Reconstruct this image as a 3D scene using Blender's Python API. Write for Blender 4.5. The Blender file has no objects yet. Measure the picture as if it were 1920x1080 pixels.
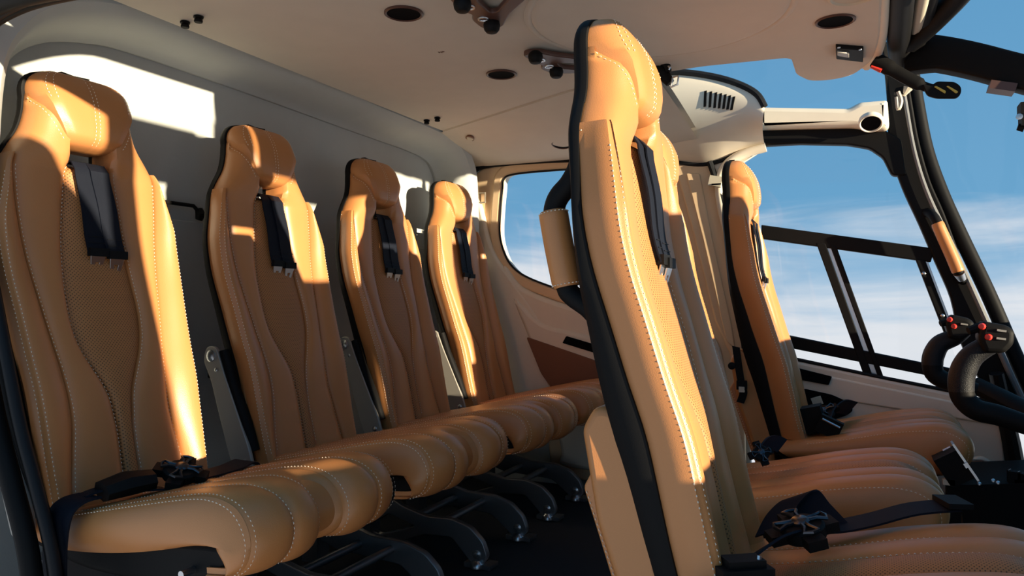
import bpy, bmesh, math, random
import numpy as np
from mathutils import Vector, Matrix
random.seed(7)
S = bpy.context.scene
C = S.collection
R = math.radians
# ------------------------------------------------------------------ camera
CAM = np.array([1.6, -.8, .79]); FPX = 1400.; YAW = R(25.5); PIT = R(.9)
FW = np.array([-math.sin(YAW)*math.cos(PIT), math.cos(YAW)*math.cos(PIT), math.sin(PIT)])
RT = np.array([math.cos(YAW), math.sin(YAW), 0.]); UP = np.cross(RT, FW)
cd = bpy.data.cameras.new('camera'); cam = bpy.data.objects.new('camera', cd); C.objects.link(cam)
cd.sensor_width = 36; cd.lens = FPX/1920*36; cd.clip_start = .02
cam.matrix_world = Matrix((( RT[0], UP[0], -FW[0], CAM[0]), (RT[1], UP[1], -FW[1], CAM[1]), (RT[2], UP[2], -FW[2], CAM[2]), (0, 0, 0, 1)))
S.camera = cam
# ------------------------------------------------------------------ world, sun, exposure
SUN_AZ, SUN_EL, SUN_W = -13.0, 5.2, 13.0
def build_world():
    w = bpy.data.worlds.new('sky'); S.world = w; w.use_nodes = True
    nt = w.node_tree; N = nt.nodes; L = nt.links; N.clear()
    out = N.new('ShaderNodeOutputWorld'); bg = N.new('ShaderNodeBackground'); L.new(bg.outputs[0], out.inputs[0])
    tc = N.new('ShaderNodeTexCoord'); sp = N.new('ShaderNodeSeparateXYZ'); L.new(tc.outputs['Generated'], sp.inputs[0])
    mp = N.new('ShaderNodeMapping'); mp.inputs['Scale'].default_value = (1.6, 1.6, 9.0); L.new(tc.outputs['Generated'], mp.inputs[0])
    n1 = N.new('ShaderNodeTexNoise'); n1.inputs['Scale'].default_value = 1.7; n1.inputs['Detail'].default_value = 9; n1.inputs['Roughness'].default_value = .58; n1.inputs['Distortion'].default_value = .5
    L.new(mp.outputs[0], n1.inputs['Vector'])
    ma = N.new('ShaderNodeMath'); ma.operation = 'MULTIPLY_ADD'; ma.inputs[1].default_value = -.52; ma.inputs[2].default_value = .0   # noise pulls cloud edge
    L.new(n1.outputs['Fac'], ma.inputs[0])
    ad = N.new('ShaderNodeMath'); ad.operation = 'ADD'; L.new(sp.outputs['Z'], ad.inputs[0]); L.new(ma.outputs[0], ad.inputs[1])
    mr = N.new('ShaderNodeMapRange'); mr.interpolation_type = 'SMOOTHSTEP'
    mr.inputs['From Min'].default_value = -.34; mr.inputs['From Max'].default_value = -.12; L.new(ad.outputs[0], mr.inputs['Value'])
    bl = N.new('ShaderNodeValToRGB'); L.new(sp.outputs['Z'], bl.inputs[0])
    e = bl.color_ramp.elements; e[0].position = 0; e[0].color = (.34, .54, .74, 1); e[1].position = .5; e[1].color = (.10, .30, .54, 1)
    x = e.new(.12); x.color = (.15, .38, .62, 1)
    mx = N.new('ShaderNodeMix'); mx.data_type = 'RGBA'; L.new(mr.outputs[0], mx.inputs['Factor'])
    mx.inputs['A'].default_value = (.80, .82, .86, 1); L.new(bl.outputs[0], mx.inputs['B'])
    L.new(mx.outputs['Result'], bg.inputs[0]); bg.inputs[1].default_value = 1.0
build_world()
sl = bpy.data.lights.new('sun', 'SUN'); so = bpy.data.objects.new('sun', sl); C.objects.link(so)
sl.energy = SUN_W; sl.color = (1.0, .86, .62); sl.angle = R(.6)
sd = Vector((math.cos(R(SUN_EL))*math.cos(R(SUN_AZ)), math.cos(R(SUN_EL))*math.sin(R(SUN_AZ)), math.sin(R(SUN_EL))))
so.rotation_euler = sd.to_track_quat('Z', 'Y').to_euler(); so.location = sd*8
S.view_settings.view_transform = 'Standard'; S.view_settings.look = 'None'; S.view_settings.gamma = 1
S.view_settings.use_curve_mapping = False; S.view_settings.exposure = 0.0
# ------------------------------------------------------------------ helpers
def at(px, py, ax, val):
    d = FW+(px-960)/FPX*RT-(py-540)/FPX*UP
    return CAM+(val-CAM[ax])/d[ax]*d
def pl(q, y): return [tuple(at(a, b, 1, y)[[0, 2]]) for a, b in q]     # x,z outline on a wall plane
def pz(q, z): return [tuple(at(a, b, 2, z)[:2]) for a, b in q]         # x,y outline on a ceiling plane
def spl(tab):
    k = np.array(sorted(tab)); X, Y = k[:, 0], k[:, 1]; m = np.gradient(Y, X)
    def f(x):
        x = min(max(x, X[0]), X[-1]); i = min(max(int(np.searchsorted(X, x))-1, 0), len(X)-2)
        h = X[i+1]-X[i]; t = (x-X[i])/h
        return (2*t**3-3*t*t+1)*Y[i]+(t**3-2*t*t+t)*h*m[i]+(-2*t**3+3*t*t)*Y[i+1]+(t**3-t*t)*h*m[i+1]
    return f
def smooth_path(P, n=8, closed=False):
    P = [np.array(p, float) for p in P]; out = []; N = len(P)
    for i in range(N if closed else N-1):
        if closed: a, b, c, d = P[(i-1) % N], P[i], P[(i+1) % N], P[(i+2) % N]
        else: a, b, c, d = P[max(i-1, 0)], P[i], P[i+1], P[min(i+2, N-1)]
        for k in range(n):
            t = k/n
            out.append(.5*((2*b)+(c-a)*t+(2*a-5*b+4*c-d)*t*t+(3*b-a-3*c+d)*t**3))
    if not closed: out.append(P[-1])
    return out
def fillet(pts, r, n=5):
    out = []; N = len(pts)
    for i in range(N):
        p = np.array(pts[i], float); a = np.array(pts[i-1], float)-p; b = np.array(pts[(i+1) % N], float)-p
        la, lb = np.linalg.norm(a), np.linalg.norm(b); rr = min(r if not hasattr(r, '__len__') else r[i], la*.49, lb*.49)
        A = p+a/la*rr; B = p+b/lb*rr
        for k in range(n+1):
            t = k/n; out.append((1-t)**2*A+2*t*(1-t)*p+t*t*B)
    return out
class MB:
    def __init__(s): s.v = []; s.f = []
    def grid(s, rows, closed=False, cap=False):
        b = len(s.v); n = len(rows[0])
        for r in rows: s.v += [tuple(p) for p in r]
        for i in range(len(rows)-1):
            for j in range(n if closed else n-1):
                k = (j+1) % n; s.f.append((b+i*n+j, b+i*n+k, b+(i+1)*n+k, b+(i+1)*n+j))
        if cap:
            s.f.append(tuple(b+j for j in range(n))[::-1]); s.f.append(tuple(b+(len(rows)-1)*n+j for j in range(n)))
        return s
    def box(s, c, d, rot=None):
        b = len(s.v)
        for sx in (-1, 1):
            for sy in (-1, 1):
                for sz in (-1, 1):
                    p = np.array((sx*d[0]/2, sy*d[1]/2, sz*d[2]/2))
                    if rot is not None: p = np.array(rot @ Vector(p))
                    s.v.append(tuple(np.array(c)+p))
        for f in ((0, 1, 3, 2), (4, 6, 7, 5), (0, 4, 5, 1), (2, 3, 7, 6), (0, 2, 6, 4), (1, 5, 7, 3)): s.f.append(tuple(b+i for i in f))
        return s
    def tube(s, P, r, n=10, flat=1.0, up=(0, 0, 1)):
        P = [np.array(p, float) for p in P]; rows = []
        if not hasattr(r, '__len__'): r = [r]*len(P)
        a = None
        for i, p in enumerate(P):
            t = P[min(i+1, len(P)-1)]-P[max(i-1, 0)]; t = t/(np.linalg.norm(t)+1e-12)
            if a is None:
                u = np.array(up, float)
                if abs(t@u) > .97: u = np.array((1., 0, 0)) if abs(t[0]) < .9 else np.array((0, 1., 0))
                a = np.cross(t, u)
            a = a-(a@t)*t; a /= np.linalg.norm(a); b = np.cross(a, t)
            rows.append([p+r[i]*(math.cos(2*math.pi*k/n)*a*flat+math.sin(2*math.pi*k/n)*b) for k in range(n)])
        return s.grid(rows, True, True)
    def cyl(s, a, b, r, n=14, r2=None): return s.tube([a, b], [r, r if r2 is None else r2], n)
    def lathe(s, o, ax, prof, n=20):
        ax = np.array(ax, float); ax /= np.linalg.norm(ax); u = np.array((0, 0, 1.)) if abs(ax[2]) < .9 else np.array((1., 0, 0))
        a = np.cross(ax, u); a /= np.linalg.norm(a); b = np.cross(ax, a)
        return s.grid([[np.array(o)+ax*h+r*(math.cos(2*math.pi*k/n)*a+math.sin(2*math.pi*k/n)*b) for k in range(n)] for r, h in prof], True, True)
    def ribbon(s, P, wd, w, t=.0015):
        P = [np.array(p, float) for p in P]; rows = []
        for i, p in enumerate(P):
            d = np.array(wd[i] if hasattr(wd[0], '__len__') else wd, float); d /= np.linalg.norm(d)
            tg = P[min(i+1, len(P)-1)]-P[max(i-1, 0)]; nn = np.cross(tg, d); nn /= np.linalg.norm(nn)+1e-9
            ww = w[i] if hasattr(w, '__len__') else w
            rows.append([p-d*ww/2-nn*t, p+d*ww/2-nn*t, p+d*ww/2+nn*t, p-d*ww/2+nn*t])
        return s.grid(rows, True, True)
    def mesh(s, name, sm=True):
        me = bpy.data.meshes.new(name); me.from_pydata([tuple(map(float, p)) for p in s.v], [], s.f)
        bm = bmesh.new(); bm.from_mesh(me); bmesh.ops.remove_doubles(bm, verts=bm.verts, dist=1e-6)
        bmesh.ops.recalc_face_normals(bm, faces=bm.faces); bm.to_mesh(me); bm.free()
        if sm: shade(me)
        return me
def shade(me, ang=38):
    for p in me.polygons: p.use_smooth = True
    try: me.set_sharp_from_angle(angle=R(ang))
    except Exception: pass
def tag(o, label=None, cat=None, group=None, kind=None):
    if label: o['label'] = label
    if cat: o['category'] = cat
    if group: o['group'] = group
    if kind: o['kind'] = kind
    return o
def link(name, me, m, parent=None, local=False):
    o = bpy.data.objects.new(name, me); C.objects.link(o)
    if m: me.materials.append(m)
    if parent is None:
        if len(me.vertices):
            co = np.array([v.co[:] for v in me.vertices]); c = (co.min(0)+co.max(0))/2; c[2] = co[:, 2].min()
            me.transform(Matrix.Translation(Vector(-c))); o.location = c
    else:
        o.parent = parent
        if not local:
            p = parent; off = Vector((0, 0, 0))
            while p: off += p.location; p = p.parent
            me.transform(Matrix.Translation(-off))
    return o
def mk(name, mb, m, parent=None, local=False, sm=True): return link(name, mb.mesh(name, sm), m, parent, local)
def root(name, loc, label, cat, group=None):
    o = bpy.data.objects.new(name, None); o.empty_display_size = .05; C.objects.link(o); o.location = loc
    return tag(o, label, cat, group)
def plate_mesh(name, outer, holes, ext, bev, M, res=2):
    cu = bpy.data.curves.new(name, 'CURVE'); cu.dimensions = '2D'; cu.fill_mode = 'BOTH'
    cu.extrude = max(ext-bev, .0001); cu.bevel_depth = bev; cu.bevel_resolution = res; cu.offset = -bev
    for poly in [outer]+list(holes):
        sp = cu.splines.new('POLY'); sp.points.add(len(poly)-1); sp.use_cyclic_u = True
        for i, p in enumerate(poly): sp.points[i].co = (p[0], p[1], 0, 1)
    ob = bpy.data.objects.new(name, cu); C.objects.link(ob)
    dg = bpy.context.evaluated_depsgraph_get(); dg.update()
    me = bpy.data.meshes.new_from_object(ob.evaluated_get(dg)); me.name = name
    bpy.data.objects.remove(ob); bpy.data.curves.remove(cu)
    me.transform(M); me.materials.clear(); shade(me)
    return me
def MXZ(y): return Matrix(((1, 0, 0, 0), (0, 0, -1, y), (0, 1, 0, 0), (0, 0, 0, 1)))    # outline x,z on plane y
def MXY(z): return Matrix.Translation((0, 0, z))
def plate(name, outer, m, y=None, z=None, holes=(), ext=.006, bev=.002, parent=None, local=False, M=None):
    M = M or (MXZ(y) if y is not None else MXY(z))
    return link(name, plate_mesh(name, outer, holes, ext, bev, M), m, parent, local)
def struct(o, parented=False): o['kind'] = 'structure'; return o
def copy_tree(o, parent=None):
    c = o.copy(); C.objects.link(c); c.parent = parent
    for ch in list(o.children): copy_tree(ch, c)
    return c
# ------------------------------------------------------------------ materials
MATS = {}
def mat(name, col, rough=.5, metal=0., bump=0., bscale=400., var=.06, spec=.5, coat=0., sheen=0.):
    m = bpy.data.materials.new(name); m.use_nodes = True; nt = m.node_tree; N = nt.nodes; L = nt.links
    b = N['Principled BSDF']; b.inputs['Roughness'].default_value = rough; b.inputs['Metallic'].default_value = metal
    b.inputs['Specular IOR Level'].default_value = spec; b.inputs['Coat Weight'].default_value = coat
    b.inputs['Sheen Weight'].default_value = sheen
    tc = N.new('ShaderNodeTexCoord'); n = N.new('ShaderNodeTexNoise'); n.inputs['Scale'].default_value = 14; n.inputs['Detail'].default_value = 5
    L.new(tc.outputs['Object'], n.inputs['Vector'])
    rp = N.new('ShaderNodeMix'); rp.data_type = 'RGBA'; L.new(n.outputs['Fac'], rp.inputs['Factor'])
    rp.inputs['A'].default_value = tuple(c*(1-var) for c in col)+(1,); rp.inputs['B'].default_value = tuple(min(1, c*(1+var)) for c in col)+(1,)
    L.new(rp.outputs['Result'], b.inputs['Base Color'])
    if bump:
        v = N.new('ShaderNodeTexNoise'); v.inputs['Scale'].default_value = bscale; v.inputs['Detail'].default_value = 3
        L.new(tc.outputs['Object'], v.inputs['Vector'])
        bp = N.new('ShaderNodeBump'); bp.inputs['Strength'].default_value = bump; bp.inputs['Distance'].default_value = .001
        L.new(v.outputs['Fac'], bp.inputs['Height']); L.new(bp.outputs[0], b.inputs['Normal'])
    m.diffuse_color = tuple(col)+(1,); MATS[name] = m
    return m
def perforated(name, base, mask, pitch=.0048):
    m = base.copy(); m.name = name; nt = m.node_tree; N = nt.nodes; L = nt.links; b = N['Principled BSDF']
    tc = N.new('ShaderNodeTexCoord'); mu = N.new('ShaderNodeVectorMath'); mu.operation = 'MULTIPLY'; mu.inputs[1].default_value = mask
    L.new(tc.outputs['Object'], mu.inputs[0])
    ro = N.new('ShaderNodeVectorRotate'); ro.rotation_type = 'X_AXIS' if mask[0] == 0 else 'Z_AXIS'; ro.inputs['Angle'].default_value = R(45); L.new(mu.outputs[0], ro.inputs['Vector'])
    vo = N.new('ShaderNodeTexVoronoi'); vo.inputs['Scale'].default_value = 1/pitch; vo.inputs['Randomness'].default_value = 0; L.new(ro.outputs[0], vo.inputs['Vector'])
    mr = N.new('ShaderNodeMapRange'); mr.inputs['From Min'].default_value = .17; mr.inputs['From Max'].default_value = .27; L.new(vo.outputs['Distance'], mr.inputs['Value'])
    old = b.inputs['Base Color'].links[0].from_socket
    mx = N.new('ShaderNodeMix'); mx.data_type = 'RGBA'; mx.inputs['A'].default_value = (.10, .045, .018, 1)
    L.new(mr.outputs[0], mx.inputs['Factor']); L.new(old, mx.inputs['B']); L.new(mx.outputs['Result'], b.inputs['Base Color'])
    return m
leather = mat('tan_leather', (.51, .205, .066), .38, bump=.25, bscale=700, var=.05, spec=.5)
leather_perf = perforated('tan_leather_perforated', mat('tan_leather_soft', (.44, .182, .060), .55, bump=.2, bscale=700, spec=.35), (0, 1, 1))
leather_perf_top = perforated('tan_leather_perforated_cushion', MATS['tan_leather_soft'], (1, 1, 0), .0040)
thread = mat('cream_thread', (.86, .74, .58), .8)
black = mat('black_plastic', (.008, .0075, .0075), .55, bump=.2, bscale=900, spec=.1)
rubber = mat('black_rubber', (.007, .0075, .009), .6, spec=.22)
webbing = mat('navy_black_webbing', (.006, .008, .015), .65, spec=.15, bump=.5, bscale=1500)
steel = mat('brushed_steel', (.55, .57, .60), .3, 1.0)
alu = mat('grey_bracket_alloy', (.36, .33, .29), .45, .4)
darkmetal = mat('dark_leg_alloy', (.24, .24, .25), .36, .7)
liner = mat('cream_headliner_fabric', (.57, .50, .41), .9, bump=.4, bscale=900, sheen=.2)
wallm = mat('grey_wall_fabric', (.47, .48, .46), .9, bump=.35, bscale=900)
trimm = mat('cream_trim_plastic', (.74, .65, .52), .6, bump=.15, bscale=500)
tanm = mat('tan_trim_leatherette', (.74, .52, .31), .6, bump=.2, bscale=600)
brown = mat('brown_leatherette', (.17, .065, .03), .55, bump=.2, bscale=600)
dbrown = mat('dark_brown_bracket', (.085, .038, .028), .45)
carpet = mat('black_carpet', (.012, .013, .018), .95, bump=1., bscale=1200)
beltgrey = mat('cream_clip_plastic', (.55, .49, .38), .5)
red = mat('red_button', (.6, .03, .02), .4)
yellow = mat('yellow_paint', (.55, .40, .06), .5)
holeblack = mat('black_opening_shade', (.004, .004, .005), .9, spec=.05)  # flat black painting the shade inside vents and slots
gripm = mat('black_stippled_grip', (.009, .009, .011), .5, bump=1., bscale=500, spec=.2)
def glassmat():
    m = bpy.data.materials.new('window_glass'); m.use_nodes = True; nt = m.node_tree; N = nt.nodes; L = nt.links; N.clear()
    o = N.new('ShaderNodeOutputMaterial'); mx = N.new('ShaderNodeMixShader'); t = N.new('ShaderNodeBsdfTransparent'); g = N.new('ShaderNodeBsdfGlossy')
    t.inputs[0].default_value = (.97, .98, .985, 1); g.inputs['Roughness'].default_value = .02
    mx.inputs[0].default_value = .012
    L.new(t.outputs[0], mx.inputs[1]); L.new(g.outputs[0], mx.inputs[2]); L.new(mx.outputs[0], o.inputs[0]); return m
glass = glassmat()
# ------------------------------------------------------------------ setting: floor, walls, ceiling
FZ = .05
YF = 1.97
struct(mk('floor', MB().box((1.2, 1.0, FZ-.02), (2.7, 2.06, .04)), carpet))
struct(mk('trim_23', MB().box((1.2, -.045, FZ-.03), (2.7, .05, .06)), black))
w = struct(mk('wall_back', MB().box((-.03, 1.0, .72), (.06, 2.02, 1.36)), wallm))
# lower wall lining panels behind the seats, joints between them
for k in range(4):
    c = .185+.5*k
    plate('lining_panel', fillet([(c-.238, .10), (c+.252, .10), (c+.252, .995), (c-.238, .995)], .02), wallm, ext=.004, bev=.003, parent=w,
          M=Matrix(((0, 0, 1, .003), (1, 0, 0, 0), (0, 1, 0, 0), (0, 0, 0, 1))))
struct(mk('wall_left', MB().box((.03, -.065, .75), (.20, .05, 1.42)), wallm))
# cove wrapping over the top and down both ends of the back wall
def cove():
    path = [(.075, .60), (.08, .95), (.09, 1.20), (.125, 1.29), (.19, 1.345), (.29, 1.378), (.42, 1.392), (.8, 1.388), (1.25, 1.378), (1.6, 1.372), (1.74, 1.355), (1.80, 1.31), (1.825, 1.24), (1.84, .95), (1.85, .60)]
    P = smooth_path([(0, a, b) for a, b in path], 6); mb = MB(); rows = []
    prof = [(-.004, .004), (.0, -.010), (.012, -.011), (.018, -.004), (.035, .006), (.07, .015), (.105, .024), (.128, .034), (.146, .050), (.152, .085)]
    for i, p in enumerate(P):
        t = P[min(i+1, len(P)-1)]-P[max(i-1, 0)]; t /= np.linalg.norm(t); n = np.array((0, -t[2], t[1]))
        rows.append([p+np.array((a, 0, 0))+n*b for a, b in prof])
    return mb.grid(rows)
struct(mk('trim_1', cove(), wallm))
# headliner: flat centre, sloped down to the door headers on both sides
def edge_y(x): return 1.64-.36*min(max((x-.1)/.75, 0), 1)
def ceil_z(x, y):
    e = edge_y(x); z = 1.425
    if y > e: t = (y-e)/(1.99-e); z -= .004+.085*t**1.35
    if y < .16: t = (.16-y)/.20; z -= .08*t**1.6
    return z
xs = np.linspace(.160, .80, 34); ys = sorted(set(list(np.linspace(-.04, 1.99, 70))))
mb = MB(); rows = []
for x in xs:
    e = edge_y(x); yy = list(np.linspace(-.04, e-.004, 46))+[e, e+.004]+list(np.linspace(e+.012, 1.99, 22))
    rows.append([(x, y, ceil_z(x, y)+(.003 if abs(y-e) < 1e-9 else 0)) for y in yy])
mb.grid(rows); mb.grid([[(p[0], p[1], p[2]+.03) for p in r] for r in rows])
rows = []                                                          # ahead of x .8 the near side is a roof window
for x in np.linspace(.80, 1.06, 14):
    e = edge_y(x); yy = list(np.linspace(.50, e-.004, 30))+[e, e+.004]+list(np.linspace(e+.012, 1.99, 22))
    rows.append([(x, y, ceil_z(x, y)+(.003 if abs(y-e) < 1e-9 else 0)) for y in yy])
mb.grid(rows); mb.grid([[(p[0], p[1], p[2]+.03) for p in r] for r in rows])
mb.grid([[(x, y, ceil_z(max(x, .1), y)+.001) for y in np.linspace(1.62, 1.99, 20)] for x in (-.03, .05, .11, .161)])
ceil = struct(mk('ceiling', mb, liner))
front = [(1.05, 1.262), (1.2, 1.252), (1.42, 1.275), (1.42, 1.44), (1.45, 1.525), (1.51, 1.54), (1.565, 1.515), (1.618, 1.40), (1.632, 1.2), (1.632, .30), (1.05, .43)]
plate('front_panel', fillet(front, [.001, .02, .03, .02, .05, .05, .05, .07, .05, .02, .001]), liner, z=1.440, ext=.016, bev=.007, parent=ceil)
mb = MB().lathe((1.18, .83, 1.4245), (0, 0, -1), [(.298, -.004), (.296, .001), (.289, .0035), (.283, .003), (.280, .0015), (.276, .004), (.265, .0055), (.0, .006)], 64)
mk('round_cover', mb, liner, ceil)
# roof front trim and windscreen header
mk('front_lip', MB().tube(smooth_path([(1.630, .52, 1.440), (1.633, .9, 1.440), (1.634, 1.2, 1.438), (1.622, 1.38, 1.434), (1.60, 1.45, 1.43)], 6), .014, 10), trimm, ceil)
P = smooth_path([(1.662, .5, 1.452), (1.668, .9, 1.452), (1.674, 1.3, 1.448), (1.684, 1.47, 1.443)], 6)
struct(mk('trim_2', MB().tube(P, [.028]*len(P), 12, 1.0), black))
P = smooth_path([(1.712, .5, 1.462), (1.714, .9, 1.463), (1.712, 1.3, 1.462)], 6)
struct(mk('trim_3', MB().tube(P, .016, 10), beltgrey))
P = smooth_path([(1.742, .5, 1.475), (1.735, .9, 1.475), (1.728, 1.3, 1.465), (1.715, 1.45, 1.447)], 6)
struct(mk('trim_4', MB().tube(P, [.018]*len(P), 10), black))
# far cabin wall: shell with the rear door, its window and header seal
door_out = smooth_path([(.075, 1.217), (.080, 1.276), (.110, 1.325), (.20, 1.345), (.54, 1.338), (.93, 1.305), (.985, 1.26), (1.03, 1.1), (1.13, .75), (1.19, .55), (1.20, .30), (1.19, .12), (1.1, .085), (.5, .085), (.45, .12), (.43, .36), (.40, .52), (.31, .72), (.18, .98), (.10, 1.12)], 5, True)
shell_out = [(-.06, .03), (2.6, .03), (2.6, .12), (1.215, .12), (1.215, .56), (1.15, .80), (1.05, 1.14), (1.02, 1.30), (1.06, 1.345), (.9, 1.36), (.5, 1.37), (.1, 1.40), (-.06, 1.40)]
win = smooth_path([(.238, 1.25), (.243, 1.285), (.275, 1.303), (.40, 1.308), (.62, 1.304), (.83, 1.288), (.872, 1.26), (.90, 1.16), (.975, .90), (.985, .78), (.95, .735), (.85, .735), (.623, .794), (.473, .837), (.35, .882), (.285, .925), (.248, .98), (.226, 1.06), (.229, 1.16)], 5, True)
def grow(P, d):
    P = np.array(P); n = len(P); out = []
    a = sum(P[i][0]*P[(i+1) % n][1]-P[(i+1) % n][0]*P[i][1] for i in range(n)); s = 1 if a > 0 else -1
    for i in range(n):
        t = P[(i+1) % n]-P[i-1]; t /= np.linalg.norm(t)+1e-9; out.append(P[i]+s*d*np.array((t[1], -t[0])))
    return out
struct(plate('wall_right', shell_out, wallm, y=2.015, holes=[grow(win, .01)], ext=.016, bev=.003))
struct(mk('trim_24', MB().box((.07, 1.97, .55), (.10, .05, .98)), wallm))
d2 = struct(plate('door_1', door_out, tanm, y=1.982, holes=[grow(win, .004)], ext=.012, bev=.008))
mk('door_seal', MB().tube([(p[0], 1.962, p[1]) for p in grow(door_out, .006)[:36]], .0105, 8), rubber, d2)
plate('quarter_lining', smooth_path([(.09, 1.21), (.14, 1.20), (.20, 1.0), (.30, .86), (.42, .70), (.50, .50), (.50, .25), (.08, .25), (.07, .8)], 5, True), trimm, y=1.958, ext=.014, bev=.012, parent=d2)
# raised window surround, lower lining with its arm-rest ledge
ring = grow(win, .048)
plate('window_surround', ring, tanm, y=1.974, holes=[grow(win, .003)], ext=.013, bev=.010, parent=d2)
low = smooth_path([(.255, .93), (.33, .845), (.46, .79), (.62, .745), (.85, .69), (1.05, .67), (1.12, .60), (1.15, .30), (1.12, .14), (.55, .13), (.50, .2), (.47, .38), (.44, .50), (.39, .60), (.30, .76), (.245, .88)], 5, True)
plate('lower_lining', low, trimm, y=1.966, ext=.020, bev=.018, parent=d2)
ledge = smooth_path([(.30, .80), (.42, .70), (.56, .665), (.75, .63), (1.0, .585), (1.10, .54), (1.10, .34), (.58, .34), (.46, .44), (.42, .52), (.36, .65)], 5, True)
plate('armrest_lining', ledge, trimm, y=1.956, ext=.022, bev=.016, parent=d2)
plate('brown_insert', fillet(pl([(987, 631), (1118, 676), (1133, 702), (1128, 760), (1040, 735), (1015, 700)], 1.935), .014), brown, y=1.933, ext=.003, bev=.002, parent=d2)
plate('door_pull_slot', fillet(pl([(1062, 630), (1126, 649), (1120, 663), (1055, 643)], 1.933), .005), holeblack, y=1.932, ext=.003, bev=.001, parent=d2)
wn = struct(mk('window_1', MB().tube([(p[0], 1.964, p[1]) for p in win+win[:1]], .0042, 6), rubber))
plate('pane', grow(win, .006), glass, y=1.985, ext=.0015, bev=.0003, parent=wn)
t = root('door_strap', (.10, 1.92, 1.24), 'small cream strap with plastic loop beside the seal of the rear door', 'strap')
mk('webbing', MB().box((.105, 1.955, 1.215), (.075, .004, .035)), tanm, t)
mk('loop', MB().tube([(.125, 1.950, 1.195), (.165, 1.950, 1.195), (.165, 1.950, 1.235), (.125, 1.950, 1.235), (.125, 1.950, 1.195)], .004, 6), beltgrey, t)
# B pillar between the doors
bp = struct(plate('trim_5', fillet(pl([(1262, 300), (1330, 300), (1352, 400), (1390, 560), (1404, 690), (1372, 672), (1340, 600), (1300, 440)], 1.955), .012), tanm, y=1.965, ext=.016, bev=.008))
plate('pillar_inset', fillet(pl([(1286, 325), (1312, 325), (1336, 450), (1372, 610), (1379, 656), (1362, 640), (1318, 450)], 1.945), .008), tanm, y=1.947, ext=.005, bev=.004, parent=bp)
struct(mk('trim_6', MB().tube([at(a, b, 1, 1.935) for a, b in smooth_path([(1330, 303), (1345, 345), (1368, 420), (1385, 520), (1392, 600), (1400, 700)], 5)], .011, 8), rubber))
struct(mk('trim_7', MB().tube([at(a, b, 1, 1.94) for a, b in smooth_path([(1436, 276), (1395, 288), (1366, 306), (1350, 335), (1352, 380), (1366, 440), (1380, 500), (1398, 600), (1412, 700)], 6)], .017, 10), trimm))
struct(plate('trim_8', fillet(pl([(1325, 312), (1400, 285), (1430, 281), (1385, 310), (1372, 350), (1380, 430), (1400, 600), (1390, 600), (1362, 440)], 1.95), .01), trimm, y=1.962, ext=.008, bev=.004))
t = root('belt_guide', at(1340, 350, 1, 1.915), 'cream plastic belt guide clipped on the pillar behind the far front seat', 'clip')
c = at(1342, 340, 1, 1.915)
mk('body', MB().box(c, (.045, .02, .036), Matrix.Rotation(R(12), 3, 'Y')), beltgrey, t)
mk('slot', MB().box(c+np.array((.004, -.011, -.012)), (.032, .004, .005)), holeblack, t)
t = root('pillar_button', at(1362, 330, 1, 1.93), 'small cream pillar button beside the belt guide', 'button')
c = at(1362, 330, 1, 1.93); mk('disc', MB().lathe(c, (0, -1, 0), [(.013, -.004), (.013, .003), (.008, .006), (.0, .006)], 14), trimm, t)
mk('bezel', MB().lathe(c, (0, -1, 0), [(.019, -.004), (.019, .001), (.016, .003), (.014, .001)], 16), tanm, t)
# upper quarter panel: lofted cream console with black edge and louvre
bot = [at(a, b, 1, 1.955) for a, b in [(1195, 290), (1258, 302), (1310, 308), (1345, 303), (1372, 292), (1400, 281), (1434, 272)]]
top = [at(a, b, 1, 1.78) for a, b in [(1195, 144), (1258, 138), (1300, 140), (1350, 149), (1392, 163), (1420, 180), (1434, 203)]]
bs, ts = smooth_path(bot, 5), smooth_path(top, 5)
def loft(i, v):
    p = bs[i]*(1-v)+ts[i]*v; return p+np.array((0, -.06, -.012))*math.sin(math.pi*v)**.8
mb = MB().grid([[loft(i, v) for v in np.linspace(0, 1, 20)] for i in range(len(bs))])
qp = struct(mk('trim_9', mb, trimm))
mk('panel_seal', MB().tube([p+np.array((0, -.004, .004)) for p in ts], .011, 8), rubber, qp)
mk('lower_seal', MB().tube([p+np.array((0, -.006, -.002)) for p in bs], .0075, 8), rubber, qp)
for k in range(7):
    i = 13+k; f = 12.6+k*1.02; i0 = int(f); fr = f-i0
    P = [loft(i0, v)*(1-fr)+loft(i0+1, v)*fr+np.array((0, -.0015, 0)) for v in (.66, .72, .78, .84)]
    mk('louvre_slot', MB().ribbon(P, (1, 0, .1), .0085, .0015), holeblack, qp)
# far front door: header, cream beam, A pillar, window bars
plate_h = pl([(1426, 236), (1650, 240), (1690, 262), (1700, 330), (1672, 330), (1655, 296), (1630, 279), (1590, 272), (1500, 270), (1426, 274)], 1.95)
fd = struct(plate('door_2', fillet(plate_h, .012), black, y=1.96, ext=.02, bev=.006))
beam = pl([(1424, 201), (1590, 204), (1612, 192), (1664, 188), (1668, 243), (1640, 245), (1600, 238), (1424, 242)], 1.915)
bm_ = struct(plate('trim_10', fillet(beam, [.004, .01, .012, .01, .02, .02, .02, .004]), trimm, y=1.93, ext=.03, bev=.018))
t = root('air_nozzle', at(1633, 231, 1, 1.895), 'round black air outlet in the end of the cream door beam', 'vent')
c = at(1633, 231, 1, 1.872)
NZ = (0, -.62, -.78)
mk('rim', MB().lathe(c, NZ, [(.037, -.012), (.037, .002), (.033, .005), (.030, .002), (.029, -.004)], 28), trimm, t)
mk('opening', MB().lathe(c, NZ, [(.030, -.004), (.030, .001), (.016, -.001), (.0, -.002)], 28), holeblack, t)
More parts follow.
